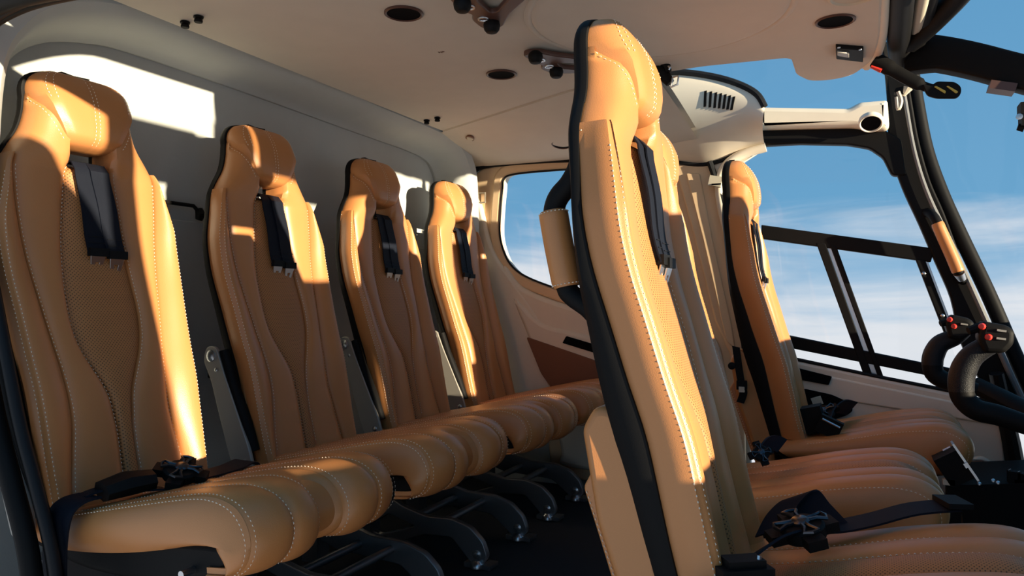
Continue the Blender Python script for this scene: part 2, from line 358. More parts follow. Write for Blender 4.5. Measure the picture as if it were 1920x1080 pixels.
inner = smooth_path(pl([(1652, 80), (1660, 150), (1664, 205), (1668, 280), (1690, 350), (1722, 420), (1752, 490), (1782, 560), (1800, 640), (1840, 720), (1880, 800)], 1.96), 4)
outer_ = smooth_path(pl([(1700, 80), (1704, 150), (1712, 205), (1724, 270), (1744, 340), (1770, 400), (1800, 480), (1832, 560), (1866, 640), (1900, 720), (1936, 800)], 1.96), 4)
ap = struct(plate('trim_11', inner+outer_[::-1], black, y=1.965, ext=.02, bev=.006))
P = smooth_path([at(a, b, 1, 1.93) for a, b in [(1690, 140), (1700, 205), (1716, 290), (1742, 370), (1790, 470), (1840, 580), (1885, 680), (1940, 800)]], 5)
mk('pillar_channel', MB().tube(P, [.006]*8+list(np.linspace(.006, .010, len(P)-8)), 8), mat('grey_pillar_channel', (.16, .16, .16), .5), ap)
P = smooth_path([at(a, b, 1, 1.98) for a, b in [(1706, 110), (1718, 190), (1736, 280), (1764, 360), (1800, 440), (1850, 545), (1896, 650), (1945, 760)]], 5)
struct(mk('trim_12', MB().tube(P, [.019]*len(P), 10, 1.2, (0, 1, 0)), black))
hr = grow(fillet(pl([(1428, 422), (1752, 466), (1745, 492), (1428, 448)], 1.96), .004), 0)
plate('window_rail', hr, black, y=1.962, ext=.014, bev=.004, parent=fd)
lr = fillet(pl([(1476, 628), (1800, 694), (1800, 716), (1480, 652)], 1.96), .004)
plate('lower_window_rail', lr, black, y=1.962, ext=.014, bev=.004, parent=fd)
for q in ([(1530, 455), (1548, 457), (1640, 716), (1624, 716)], [(1556, 460), (1568, 461), (1660, 716), (1650, 716)]):
    plate('sliding_window_bar', pl(q, 1.955), black, y=1.957, ext=.010, bev=.003, parent=fd)
plate('sliding_window_seal', pl([(1545, 458), (1557, 460), (1650, 716), (1638, 716)], 1.962), steel, y=1.966, ext=.003, bev=.001, parent=fd)
plate('front_window_bar', pl([(1716, 486), (1734, 488), (1792, 640), (1776, 640)], 1.957), black, y=1.958, ext=.012, bev=.004, parent=fd)
plate('window_seal', pl([(1735, 490), (1740, 491), (1790, 622), (1785, 622)], 1.957), steel, y=1.957, ext=.004, bev=.001, parent=fd)
for q in ((1732, 513), (1767, 592), (1633, 704)):
    c = at(*q, 1, 1.945); mk('screw', MB().lathe(c, (0, -1, 0), [(.006, -.002), (.006, .002), (.003, .004), (0, .004)], 10), steel, fd)
t = root('grab_bar', at(1795, 510, 1, 1.9), 'tan leather wrapped grab handle on the black windscreen pillar', 'handle')
P = smooth_path([at(a, b, 1, y) for a, b, y in [(1738, 398, 1.945), (1752, 408, 1.90), (1770, 446, 1.89), (1790, 492, 1.89), (1800, 515, 1.90), (1806, 526, 1.945)]], 6)
mk('tube', MB().tube(P, .0145, 12), black, t)
P = smooth_path([at(a, b, 1, 1.89) for a, b in [(1757, 418), (1772, 452), (1788, 488), (1797, 510)]], 6)
mk('leather_wrap', MB().tube(P, [.0165]+[.0185]*(len(P)-2)+[.0165], 14), leather, t)
mk('cap', MB().tube([at(1798, 512, 1, 1.89), at(1804, 524, 1, 1.905)], [.0165, .012], 12), steel, t)
# lower door lining of the far front door
lo = pl([(1440, 662), (1495, 676), (1787, 736), (1880, 764), (1895, 960), (1850, 1010), (1440, 1010)], 1.945)
ll = plate('lower_lining', fillet(lo, .02), trimm, y=1.955, ext=.022, bev=.012, parent=fd)
mk('sill_seal', MB().tube([at(a, b, 1, 1.94) for a, b in [(1440, 661), (1495, 674), (1640, 705), (1787, 734), (1880, 762)]], .006, 8), rubber, fd)
plate('sill_ledge', fillet(pl([(1480, 690), (1787, 752), (1870, 782), (1885, 800), (1700, 770), (1480, 735)], 1.935), .012), trimm, y=1.935, ext=.008, bev=.006, parent=fd)
plate('vent_slot', fillet(pl([(1496, 690), (1560, 706), (1554, 722), (1500, 712)], 1.925), .004), holeblack, y=1.925, ext=.004, bev=.001, parent=fd)
plate('door_pocket', fillet(pl([(1505, 728), (1560, 740), (1586, 752), (1601, 768), (1590, 778), (1520, 800), (1490, 790)], 1.925), .012), holeblack, y=1.925, ext=.004, bev=.002, parent=fd)
# panes of the far front door, roof window and windscreen
wn2 = struct(plate('window_2', pl([(1385, 272), (1640, 272), (1665, 300), (1745, 470), (1395, 424)], 1.972), glass, y=1.972, ext=.0015, bev=.0003))
wn3 = struct(plate('window_3', pl([(1398, 440), (1736, 486), (1800, 700), (1486, 640)], 1.974), glass, y=1.974, ext=.0015, bev=.0003))
wn4 = struct(plate('window_4', pl([(1484, 645), (1800, 710), (1787, 736), (1495, 676)], 1.972), glass, y=1.972, ext=.0015, bev=.0003))
struct(mk('window_5', MB().grid([[(1.02, 1.22, 1.462), (1.66, 1.22, 1.462)], [(1.02, 1.5, 1.478), (1.66, 1.5, 1.478)], [(1.02, 1.80, 1.52), (1.66, 1.80, 1.50)], [(1.25, 1.94, 1.46), (1.66, 1.94, 1.46)]]), glass))
A1 = [at(a, b, 1, 1.985) for a, b in [(1700, 110), (1724, 210), (1764, 360), (1850, 545), (1945, 760)]]
pn = [(1.72, 1.42, 1.46), (1.86, 1.36, 1.40), (2.02, 1.30, 1.31), (2.26, 1.2, 1.10), (2.5, 1.1, .78)]
struct(mk('window_6', MB().grid([[np.array(a)*(1-v)+np.array(b)*v for v in np.linspace(0, 1, 9)] for u, (a, b) in enumerate(zip(A1, pn))]), glass))
# centre post of the windscreen
cp = smooth_path([(1.69, 1.44, 1.452), (1.78, 1.40, 1.418), (1.9, 1.35, 1.352), (2.05, 1.29, 1.25), (2.3, 1.19, 1.0)], 6)
rows = []
for i, p in enumerate(cp):
    wdt = .044 if i > 5 else .044+.02*(1-i/5)
    rows.append([np.array(p)+np.array((0, a*.5, b)) for a, b in fillet([(-.05, -wdt), (.05, -wdt), (.05, wdt), (-.05, wdt)], .012, 3)])
pst = struct(mk('trim_13', MB().grid(rows, True, True), black))
mk('post_clip', MB().box((1.895, 1.335, 1.302), (.055, .05, .02), Matrix.Rotation(R(16), 3, 'Y')), dbrown, pst)
P = smooth_path([(1.70, 1.36, 1.452), (1.75, 1.26, 1.470), (1.80, 1.12, 1.49), (1.83, .9, 1.5)], 6)
struct(mk('trim_14', MB().tube(P, [.030]*len(P), 10), black))
# nose beam and glare shield under the windscreen
nb = MB().tube([at(1828, 722, 1, 1.75), at(1880, 748, 1, 1.7), at(1960, 790, 1, 1.62)], [.024, .026, .028], 12, 1.3)
struct(mk('trim_15', nb, black))
struct(mk('trim_16', MB().tube([at(1868, 700, 1, 1.90), at(1896, 830, 1, 1.93), at(1918, 960, 1, 1.94)], [.02, .025, .03], 10, 1.4), black))
# near door opening: black frame with double rubber seal
fr_pts = [(.60, -.03, 1.272), (.45, -.03, 1.288), (.30, -.03, 1.288), (.20, -.03, 1.26), (.165, -.03, 1.18), (.175, -.03, 1.05), (.21, -.03, .90), (.262, -.03, .74), (.315, -.03, .585), (.358, -.03, .49), (.405, -.03, .38), (.43, -.03, .25), (.44, -.03, .08)]
P = smooth_path(fr_pts, 6)
nd = struct(mk('door_3', MB().tube([p+np.array((-.010, .012, 0)) for p in P], .011, 10), black))
mk('door_seal', MB().tube([p+np.array((.012, .0, 0)) for p in P], .0095, 10), rubber, nd)
mk('outer_seal', MB().tube([p+np.array((-.035, -.01, 0)) for p in P], .016, 10), black, nd)
# ------------------------------------------------------------------ seats (local frame: x forward, y across, z up from world zero)
XB = spl([(.30, .31), (.40, .288), (.43, .281), (.48, .269), (.55, .254), (.63, .236), (.70, .213), (.79, .186), (.84, .171), (.90, .157), (.976, .147), (1.05, .140), (1.13, .137), (1.19, .133), (1.26, .140)])
WB = spl([(.40, .150), (.43, .152), (.5, .155), (.6, .158), (.75, .166), (.88, .174), (.97, .170), (1.02, .160), (1.065, .145)])
CR = spl([(.40, .130), (.43, .126), (.5, .116), (.57, .106), (.65, .110), (.77, .126), (.91, .144), (1.0, .151), (1.05, .149), (1.08, .134), (1.11, .116), (1.15, .103), (1.19, .097), (1.215, .088), (1.23, .07)])
PW = spl([(.40, .016), (.46, .015), (.57, .018), (.615, .026), (.65, .042), (.69, .061), (.72, .070), (.757, .074), (.82, .072), (.906, .064), (1.0, .053), (1.054, .046)])
HW = spl([(1.086, .034), (1.091, .047), (1.104, .059), (1.13, .074), (1.16, .090), (1.185, .0995), (1.2, .1005), (1.214, .097), (1.226, .088), (1.235, .070), (1.240, .045), (1.242, .012)])
HD = spl([(1.086, .034), (1.091, .052), (1.102, .070), (1.125, .078), (1.15, .078), (1.185, .073), (1.21, .060), (1.226, .046), (1.237, .030), (1.242, .010)])
ZTOP = 1.054
def se(v, e): return 1-abs(2*v-1)**e
def body_pt(z, v):
    p = PW(z) if z <= ZTOP else .044
    c = CR(z); g = .042; b = .016
    d = g+b*se(v, 3.2)**.7
    if z > 1.04:
        k = min((z-1.04)/.035, 1); q0 = .026+.016*min(1, max(0, (1.12-z)/.06)); d2 = q0+(.066-q0)*(1-v**3.2)**.6-(.010*(1-v/.12)**2 if v < .12 and z < 1.10 else 0)
        d2 *= min(1, .25+.75*max(0, (1.188-z)/.03)); d = d*(1-k)+d2*k
    return p+(c-p)*v, d
def bol_pts(z, w0=None):
    w, c = WB(z), CR(z)-.002; k = 1.
    if z > .94: k = max(0, 1-(z-.94)/.1226)**.55
    b = w+.010; w_ = c+.006+(w-c-.006)*k if z > .94 else w; b_ = c+.007+(b-c-.007)*k if z > .94 else b
    h = lambda d: .036+(d-.036)*(.42+.58*k) if d > .036 else d
    m = b_-c
    return [(c, .036), (c+.001, h(.046)), (c+.10*m, h(.053)), (c+.28*m, h(.0605)), (c+.48*m, h(.0665)), (c+.68*m, h(.070)), (c+.86*m, h(.0705)), (b_-.004, h(.069)),
            (b_-.0015, h(.0655)), (b_, h(.0625)), (b_+.0025, h(.060)), (b_+.003, h(.050)), (b_+.001, .030), (w_+.001, .014), (w_, .002), (w_-.01, .000)]
ZR = sorted(set(np.round(np.concatenate([np.linspace(.408, 1.02, 40), np.linspace(1.02, 1.054, 10), [1.058, 1.062]]), 4)))
def P3(z, y, d): return np.array((XB(z)+d, y, z))
# centre panel surface used by the straps
def panel_x(z, y):
    p = PW(min(z, ZTOP)); v = (y+p)/(2*p); return XB(z)+.042+.014*max(0, se(min(max(v, 0), 1), 3))**.7
def build_back():
    out = {}
    for s, nm in ((1, 'r'), (-1, 'l')):
        mb = MB(); rows = []
        zz = sorted(ZR+list(np.linspace(1.07, 1.186, 18)))
        for z in zz:
            r = [(PW(z) if z <= ZTOP else .044, -.004), (PW(z) if z <= ZTOP else .044, .02)]+[body_pt(z, v) for v in np.linspace(0, 1, 15)]+[(CR(z)+.001, .018), (CR(z)+.001, .004), (CR(z)-.004, -.004)]
            rows.append([P3(z, s*a, d) for a, d in r])
        out['back_panel_'+nm] = mb.grid(rows, True, True)
        mb = MB(); out['bolster_'+nm] = mb.grid([[P3(z, s*a, d) for a, d in bol_pts(z)] for z in ZR], True, True)
    mb = MB(); rows = []; ZC = [z for z in ZR if z <= ZTOP]; VV = [0, .004]+list(np.linspace(.03, .97, 15))+[.996, 1]
    for z in ZC:
        p = PW(z); k = 1. if z < 1.037 else math.sqrt(max(0, 1-((z-1.037)/.0172)**2))
        rows.append([P3(z, p*(2*v-1), (.032 if v in (0, 1) else .041*(.4+.6*k)+.014*k*max(0, se(v, 3))**.7)) for v in VV])
    out['center_panel'] = mb.grid(rows, True, True)
    mb = MB(); rows = []
    for z in np.concatenate([np.linspace(1.086, 1.10, 8), np.linspace(1.107, 1.226, 18), np.linspace(1.229, 1.242, 8)]):
        h, d = HW(z), HD(z); n = 25; r = []
        for v in np.linspace(-1, 1, n):
            q = (1-abs(v)**6)**.5
            ba = min(d*.8, .056-.038*min(max((z-1.165)/.03, 0), 1))
            dd = ba+(d-ba)*q
            for sv in (-.82, 0, .82): dd -= .0016*math.exp(-((v-sv)/.04)**2)
            r.append(P3(z, h*v, dd))
        r += [P3(z, h*.97, -.002), P3(z, -h*.97, -.002)]
        rows.append(r)
    out['headrest'] = mb.grid(rows, True, True)
    return out
def outer_w(z):
    a = WB(z) if z < .94 else 0
    if .94 <= z < 1.0625: k = max(0, 1-(z-.94)/.1226)**.55; a = CR(z)+(WB(z)-CR(z))*k
    return max(a, CR(z) if z < 1.2 else HW(z), HW(z) if z > 1.17 else 0)
def build_shell(thick):
    T = spl([(.30, .02*thick+.012), (.45, .022*thick+.012), (.56, .026*thick+.012), (.63, .031*thick+.012), (.72, .026*thick+.010), (.80, .016*thick+.012), (.92, .014), (1.1, .016), (1.2, .016), (1.26, .010)])
    mb = MB()
    def ww(z): return outer_w(max(z, .41))+.0045 if z < 1.2 else max(HW(min(z, 1.2419))+.0045, .03)
    def sec(z):
        w, t = ww(z), T(z)
        return [P3(z, a, d) for a, d in [(-w, .006), (-w-.001, -.002), (-w*.99, -t*.6), (-w*.92, -t), (-w*.5, -t*1.15), (0, -t*1.2), (w*.5, -t*1.15), (w*.92, -t), (w*.99, -t*.6), (w+.001, -.002), (w, .006), (w*.97, .007), (0, .000), (-w*.97, .007)]]
    mb.grid([sec(z) for z in list(np.linspace(.36, 1.0, 26))+list(np.linspace(1.01, 1.050, 6))], True, True)
    mb.grid([sec(z) for z in list(np.linspace(1.096, 1.225, 18))+[1.232, 1.238, 1.242, 1.247]], True, True)
    for s in (1, -1):
        rows = []
        for z in np.linspace(1.048, 1.098, 7):
            w, t = ww(z), T(z)
            rows.append([P3(z, s*a, d) for a, d in [(w, .006), (w+.001, -.002), (w*.99, -t*.6), (w*.92, -t), (.046, -t*1.15), (.046, .004)]])
        mb.grid(rows, True, True)
    return mb.grid([[P3(1.056, y, d) for y in (-.048, .048)] for d in (-.012, .012)]+[[P3(1.050, y, .012) for y in (-.048, .048)]])
def dashes(mb, pts, nrm, step=.0078, ln=.0054, w=.0019, off=.0009):
    P = [np.array(p, float) for p in pts]; L = [0]
    for i in range(len(P)-1): L.append(L[-1]+np.linalg.norm(P[i+1]-P[i]))
    L = np.array(L); A = np.array(P); Nn = np.array(nrm, float)
    if Nn.ndim == 1: Nn = np.tile(Nn, (len(P), 1))
    s = step*.3
    while s+ln < L[-1]:
        a = np.array([np.interp(s, L, A[:, k]) for k in range(3)]); b = np.array([np.interp(s+ln, L, A[:, k]) for k in range(3)])
        n = np.array([np.interp(s, L, Nn[:, k]) for k in range(3)]); n /= np.linalg.norm(n)+1e-9
        t = b-a; t /= np.linalg.norm(t)+1e-9; q = np.cross(t, n); i = len(mb.v); mid = (a+b)/2
        mb.v += [tuple(a-n*off), tuple(mid-q*w/2+n*off*.6), tuple(mid+q*w/2+n*off*.6), tuple(b-n*off), tuple(mid+n*off*1.6)]
        mb.f += [(i, i+1, i+4), (i+1, i+3, i+4), (i+3, i+2, i+4), (i+2, i, i+4)]
        s += step
def back_stitching():
    mb = MB(); Z = np.linspace(.43, 1.046, 60)
    for s in (1, -1):
        for j, n in ((7, (.9, .4*s, 0)), (10, (.2, 1.*s, 0))):
            dashes(mb, [P3(z, s*bol_pts(z)[j][0], bol_pts(z)[j][1]) for z in Z if z < 1.03], n)
        dashes(mb, [P3(z, s*body_pt(z, .935)[0], body_pt(z, .935)[1]) for z in Z], (1, .1*s, 0))
        dashes(mb, [P3(z, s*body_pt(z, .045)[0], body_pt(z, .045)[1]+.0004) for z in np.linspace(.43, 1.055, 60)], (1, -.2*s, 0))
        dashes(mb, [P3(1.050-.004*(d/.05)**2, s*(CR(1.05)+.0035), d) for d in np.linspace(.004, .050, 8)], (.1, s, .2))
        hz = np.linspace(1.095, 1.238, 26)
        hd = lambda z, v: (lambda d, ba: ba+(d-ba)*(1-abs(v)**6)**.5)(HD(z), min(HD(z)*.8, .056-.038*min(max((z-1.165)/.03, 0), 1)))+.0005
        dashes(mb, [P3(z, s*.0045, hd(z, .05)) for z in hz], (1, 0, .1))
        for sv in (.765, .875): dashes(mb, [P3(z, s*HW(z)*sv, hd(z, sv)) for z in np.linspace(1.175, 1.238, 12)], (1, .6*s, .2))
        zz = np.linspace(1.098, 1.178, 18)
        dashes(mb, [P3(z, s*(HW(z)+.006), body_pt(z, min(max((HW(z)+.006-.044)/(CR(z)-.044), .02), .97))[1]+.0006) for z in zz], (1, .4*s, 0))
    return mb
# ---- cushions
def cush_prof(fx, front):
    if front: P = [(.270, .395), (.36, .408), (.46, .428), (.56, .452), (.63, .464), (.68, .468), (.715, .462), (.740, .446), (.752, .424), (.750, .40), (.737, .378), (.712, .362), (.66, .352)]
    else: P = [(.275, .408), (.36, .424), (.46, .446), (.56, .468), (.65, .486), (.705, .491), (.750, .482), (.778, .460), (.789, .434), (.786, .408), (.772, .388), (.748, .376), (.70, .370)]
    return smooth_path([(a, 0, b) for a, b in P], 4)
def cush_lobe(y, front):
    n = math.exp(-(y/.030)**2)
    if front: return -.035*n, -.004*n
    return -.050*n+.010*math.exp(-((abs(y)-.10)/.05)**2)-.012*(abs(y)/.18)**4, -.020*n+.006*math.exp(-((abs(y)-.11)/.05)**2)
def build_cushion(front):
    P = cush_prof(0, front); n = len(P); out = []; B = .182; DY = 0 if front else .030
    seams = [-B, -.112, -.040, .040, .112, B] if front else [-B, -.110, -.034, .034, .110, B]
    amp = .021 if front else .0085
    def pt(i, y, bulge):
        t = P[min(i+1, n-1)]-P[max(i-1, 0)]; t /= np.linalg.norm(t); nn = np.array((-t[2], 0, t[0])); y = y+DY
        k = min(max((i/(n-1)-.12)/.45, 0), 1); fx, fz = cush_lobe(y-DY, front)
        kf = min(max((i/(n-1)-.30)/.3, 0), 1); kz = kf*min(1, max(0, (.92-i/(n-1))/.2))
        kb = .35+.65*k
        return P[i]+np.array((0, y, 0))+nn*bulge*kb+np.array((fx*kf, 0, fz*kz))
    for a, b in zip(seams[:-1], seams[1:]):
        rows = []
        for i in range(n):
            row = [pt(i, a, -.012)]+[pt(i, a+(b-a)*v, amp*max(0, se(v, 2.2))**.7-(.005 if front else .003)) for v in np.linspace(0, 1, 13)]+[pt(i, b, -.012)]
            rows.append(row)
        out.append(('cushion_channel', MB().grid(rows, True, True), abs(a+b) < .01))
    for s in (1, -1):
        rows = []
        for i in range(n):
            p = pt(i, s*B, -.002); u = i/(n-1); xx = min(1, u*1.35); q = np.array((.315+(.375 if front else .395)*xx, s*.186+DY, .362-.012*math.sin(math.pi*u) if front else .362+.072*xx**1.4-.010*math.sin(math.pi*u)-.03*max(0, (u-.74)/.26)))
            q = q+(p+np.array((0, s*.002, -.006))-q)*min(max((u-.80)/.14, 0), 1)
            row = [p+np.array((0, -s*.01, -.006)), p]
            for v in np.linspace(.08, 1, 9):
                m = p*(1-v)+q*v; row.append(m+np.array((0, s*(.016*min(1, max(.15, (1-u)/.2))*max(0, math.sin(math.pi*min(1, v*1.05)))**.6), 0)))
            row.append(q+np.array((0, -s*.03, 0)))
            rows.append(row)
        out.append(('cushion_side', MB().grid(rows, True, True), False))
    st = MB()
    for s in (1, -1):
        for dy, w in ((-.006, .3), (.004, .3)):
            dashes(st, [pt(i, s*(B+dy), .0012 if dy < 0 else -.001)+np.array((0, s*(.006 if dy > 0 else 0), -.003 if dy > 0 else 0)) for i in range(4, n-3)], [(0.1, s*.6, .8)]*(n-7))
        for y in (seams[3], seams[4]):
            for d in ((.004,) if front else (.0045,)):
                pts = [pt(i, s*(y+d), .0016) for i in range(4, n-3)]; nr = []
                for i in range(4, n-3):
                    t = P[min(i+1, n-1)]-P[i-1]; t /= np.linalg.norm(t); nr.append((-t[2], 0, t[0]))
                dashes(st, pts, nr)
    return out, st
def strap_meshes(v):
    # two shoulder straps hanging from the slot over the centre panel, each with its metal tongue
    res = []
    for k, (y0, y1, ze) in enumerate(v):
        P = [np.array((XB(1.07)-.004, y0, 1.066)), np.array((XB(1.07)+.030, y0, 1.066)), np.array((XB(1.06)+.052, y0, 1.061))]
        for z in np.linspace(1.046, ze, 14):
            y = y0+(y1-y0)*(1.046-z)/(1.046-ze); P.append(np.array((panel_x(min(z, 1.035), y)+.006+.003*k+.004*math.sin((1.046-z)*22)**2, y, z)))
        a = MB().ribbon(P, (0, 1, 0), .040, .0013)
        b = MB(); z0 = ze+.035                                   # sewn end
        for j in range(3): zc = z0-.012*j; b.box((panel_x(zc, y1)+.0086+.003*k+.004*math.sin((1.046-zc)*22)**2, y1, zc), (.0012, .036, .0012))
        x = panel_x(ze, y1)+.0075+.003*k
        t = MB()
        Y = [(-.017, 0), (.017, 0), (.015, -.014), (.011, -.034), (.006, -.039), (-.006, -.039), (-.011, -.034), (-.015, -.014)]
        t.v = []; 
        holes = [[(-.005, -.020), (.005, -.020), (.004, -.030), (-.004, -.030)]]
        me = plate_mesh('tongue', fillet(Y, .003, 3), holes, .0015, .0005, Matrix(((0, 0, 1, x), (1, 0, 0, y1), (0, 1, 0, ze+.004), (0, 0, 0, 1))))
        me.transform(Matrix.Translation((x, y1, ze)) @ Matrix.Rotation(R(15), 4, 'Y') @ Matrix.Translation((-x, -y1, -ze)))
        hood = MB().box((x, y1, ze+.004), (.010, .040, .016))
        res.append((a, b, me, hood))
    return res
def seat(front, loc, label, group, handle=False, straps=None):
    t = root('passenger_seat', loc, label, 'seat', group)
    L = dict(parent=t, local=True)
    mk('back_shell', build_shell(1.0 if front else .5), black, **L)
    for k, m in build_back().items():
        nm = k.rsplit('_', 1)[0] if k[-2:] in ('_r', '_l') else k
        mk(nm, m, leather_perf if nm == 'center_panel' else leather, **L)
    tag(mk('back_stitching', back_stitching(), thread, sm=False, **L), kind='stuff')
    ch, st = build_cushion(front)
    for nm, m, mid in ch: mk(nm, m, (leather_perf_top if mid and front else leather), **L)
    tag(mk('cushion_stitching', st, thread, sm=False, **L), kind='stuff')
    pan = smooth_path([(.30, .385), (.30, .35), (.40, .325), (.55, .322), (.68, .340), (.725, .362), (.70, .375), (.5, .38)] if front else [(.30, .390), (.30, .352), (.40, .332), (.55, .336), (.68, .360), (.742, .396), (.72, .418), (.5, .402)], 4, True)
    link('cushion_pan', plate_mesh('cushion_pan', pan, [], .172 if front else .178, .012, MXZ(0 if front else .03)), black, **L)
    return t
def leg_arm(kind):
    if kind: o = [(.655, .085), (.640, .125), (.600, .160), (.54, .178), (.44, .180), (.34, .205), (.28, .27), (.22, .27), (.23, .16), (.33, .13), (.44, .125), (.53, .120), (.575, .085), (.605, .062), (.64, .062)]
    else: o = [(.655, .085), (.640, .125), (.600, .160), (.54, .175), (.46, .172), (.38, .190), (.33, .215), (.24, .235), (.22, .10), (.30, .075), (.36, .085), (.45, .120), (.54, .125), (.575, .090), (.605, .062), (.64, .062)]
    return fillet(o, .012, 3)
def add_legs(t):
    L = dict(parent=t, local=True)
    for y, kind in ((-.15, 0), (.115, 1)):
        holes = [] if kind else [fillet([(.25, .115), (.30, .100), (.42, .140), (.33, .165)], .006, 2)]
        me = plate_mesh('leg', leg_arm(kind), holes, .010, .003, MXZ(y)); o = link('leg', me, darkmetal, **L)
        mk('floor_fitting', MB().lathe((.625, y-.012, FZ+.012), (0, 0, -1), [(.010, -.012), (.016, -.006), (.020, 0), (.020, .008), (.012, .011)], 14).box((.625, y, FZ+.006), (.075, .030, .010)).box((.655, y+.004, FZ+.010), (.028, .05, .010)).box((.598, y+.002, FZ+.010), (.022, .044, .012)), steel, o, True)
        mk('bolt', MB().lathe((.622, y-.008, .088), (0, -1, 0), [(.013, 0), (.013, .004), (.007, .006), (.007, .012), (0, .013)], 12), steel, o, True)
    mb = MB()
    for x in (.30, .40, .50): mb.cyl((x, -.15, .155+.03*(x < .35)), (x, .115, .155+.03*(x < .35)), .011, 10)
    mk('cross_tube', mb, darkmetal, **L)
    mk('pedestal', MB().box((.27, -.02, .28), (.07, .25, .10)).box((.25, -.15, .17), (.05, .05, .16)).box((.25, .115, .17), (.05, .05, .16)), darkmetal, **L)
    # recline bracket beside the left of the backrest
    o = [(a+.030, b-.020) for a, b in [(.150, .700), (.180, .700), (.205, .640), (.285, .47), (.30, .42), (.245, .40), (.22, .46), (.185, .56), (.165, .62), (.140, .665)]]
    b = link('side_bracket', plate_mesh('side_bracket', fillet(o, .014), [], .005, .002, MXZ(-.190)), alu, **L)
    mk('bracket_cover', MB().tube([(.222, -.180, .670), (.245, -.178, .60), (.29, -.176, .50), (.315, -.175, .44)], [.012, .014, .015, .012], 10), black, b, True)
    for bx, bz, br in ((.196, .657, .014), (.212, .625, .005), (.305, .415, .008)):
        mk('bracket_bolt', MB().lathe((bx, -.194, bz), (0, -1, 0), [(br, 0), (br, br*.3), (br*.6, br*.55), (0, br*.6)], 12), steel, b, True)
    mk('pan_pin', MB().cyl((.655, -.145, .372), (.655, -.172, .372), .006, 10), steel, **L)
def add_straps(t, v):
    for a, b, me, hood in strap_meshes(v):
        s = mk('shoulder_strap', a, webbing, t, True); mk('sewn_end', b, thread if False else rubber, s, True); link('tongue', me, steel, s, True); mk('tongue_hood', hood, black, s, True)
V = [(-.020, -.004, .880), (.010, .036, .876)]
g = 'rear row passenger seats'
labs = ['nearest tan rear seat, at the left edge of the photo under the bright wall patch', 'second tan rear seat, between the nearest rear seat and the third',
        'third tan rear seat, with a sunlit left bolster, before the farthest rear seat', 'farthest tan rear seat, tucked beside the rear door window']
s0 = seat(False, (0, .185, 0), labs[0], g); add_legs(s0); add_straps(s0, V)
for i in range(1, 4):
    c = copy_tree(s0); c.location = (0, .185+.5*i, 0); c['label'] = labs[i]
    if i == 3: c.name = 'passenger_seat'
g = 'front row seats'
f0 = seat(True, (1.086, .345, -.020), 'near front seat with grab handle on its back, the largest seat in the photo', g); add_straps(f0, [(-.028, .006, .868), (.000, .030, .864)])
# leather box and map pocket on the lower back of the front seats
o = [(.146, .628), (.165, .660), (.192, .660), (.217, .628), (.240, .588), (.247, .53), (.264, .42), (.28, .28), (.225, .28), (.205, .395), (.187, .445), (.168, .50), (.153, .588)]
q = link('back_box', plate_mesh('back_box', fillet(o, .012, 4), [], .150, .012, MXZ(0)), leather, f0, True)
link('map_pocket', plate_mesh('map_pocket', fillet([(.160, .575), (.141, .540), (.163, .476), (.212, .330), (.224, .33), (.184, .46)], .006, 3), [], .125, .004, MXZ(0)), leather, q, True)
st = MB(); dashes(st, [(.1455, -.1262, .538), (.168, -.1262, .475), (.217, -.1262, .335)], (0, -1, 0)); tag(mk('pocket_stitching', st, thread, q, True, False), kind='stuff')
link('seat_base', plate_mesh('seat_base', fillet([(.28, FZ), (.28, .34), (.64, .335), (.60, FZ)], .03), [], .15, .012, MXZ(0)), brown, f0, True)
f1 = copy_tree(f0); f1.location = (1.086-.118, .98, -.030); f1['label'] = 'middle front seat, its ribbed cushion showing behind the near front seat'
f2 = copy_tree(f0); f2.location = (1.080, 1.637, -.018); f2['label'] = 'far front seat in side view against the sky, beside the far cockpit door'
# grab handle on the back of the near seat
hp = [(1096, 270, .235), (1084, 315, .238), (1068, 345, .24), (1050, 366, .24), (1041, 385, .24), (1039, 408, .24), (1048, 460, .24), (1062, 535, .24), (1074, 555, .24), (1105, 578, .24), (1135, 612, .238), (1165, 650, .235)]
P = smooth_path([at(a, b, 1, y) for a, b, y in hp], 6)
h = mk('grab_handle', MB().tube(P, [.016]*len(P), 14), black, f0)
W = smooth_path([at(a, b, 1, .24) for a, b in [(1037, 396), (1048, 460), (1064, 538)]], 10)
mk('leather_wrap', MB().tube(W, [.0195, .0215]+[.0225]*(len(W)-4)+[.0215, .0195], 18), leather, h)
st = MB()
for i in (1, len(W)-2):
    t_ = W[1]-W[0]; t_ /= np.linalg.norm(t_); a_ = np.array((0, 1., 0)); b_ = np.cross(t_, a_)
    ring = [W[i]+.0222*(math.cos(q)*a_+math.sin(q)*b_) for q in np.linspace(0, 6.28, 25)]
    dashes(st, ring, [p-W[i] for p in ring], .006, .004)
tag(mk('wrap_stitching', st, thread, h, sm=False), kind='stuff')
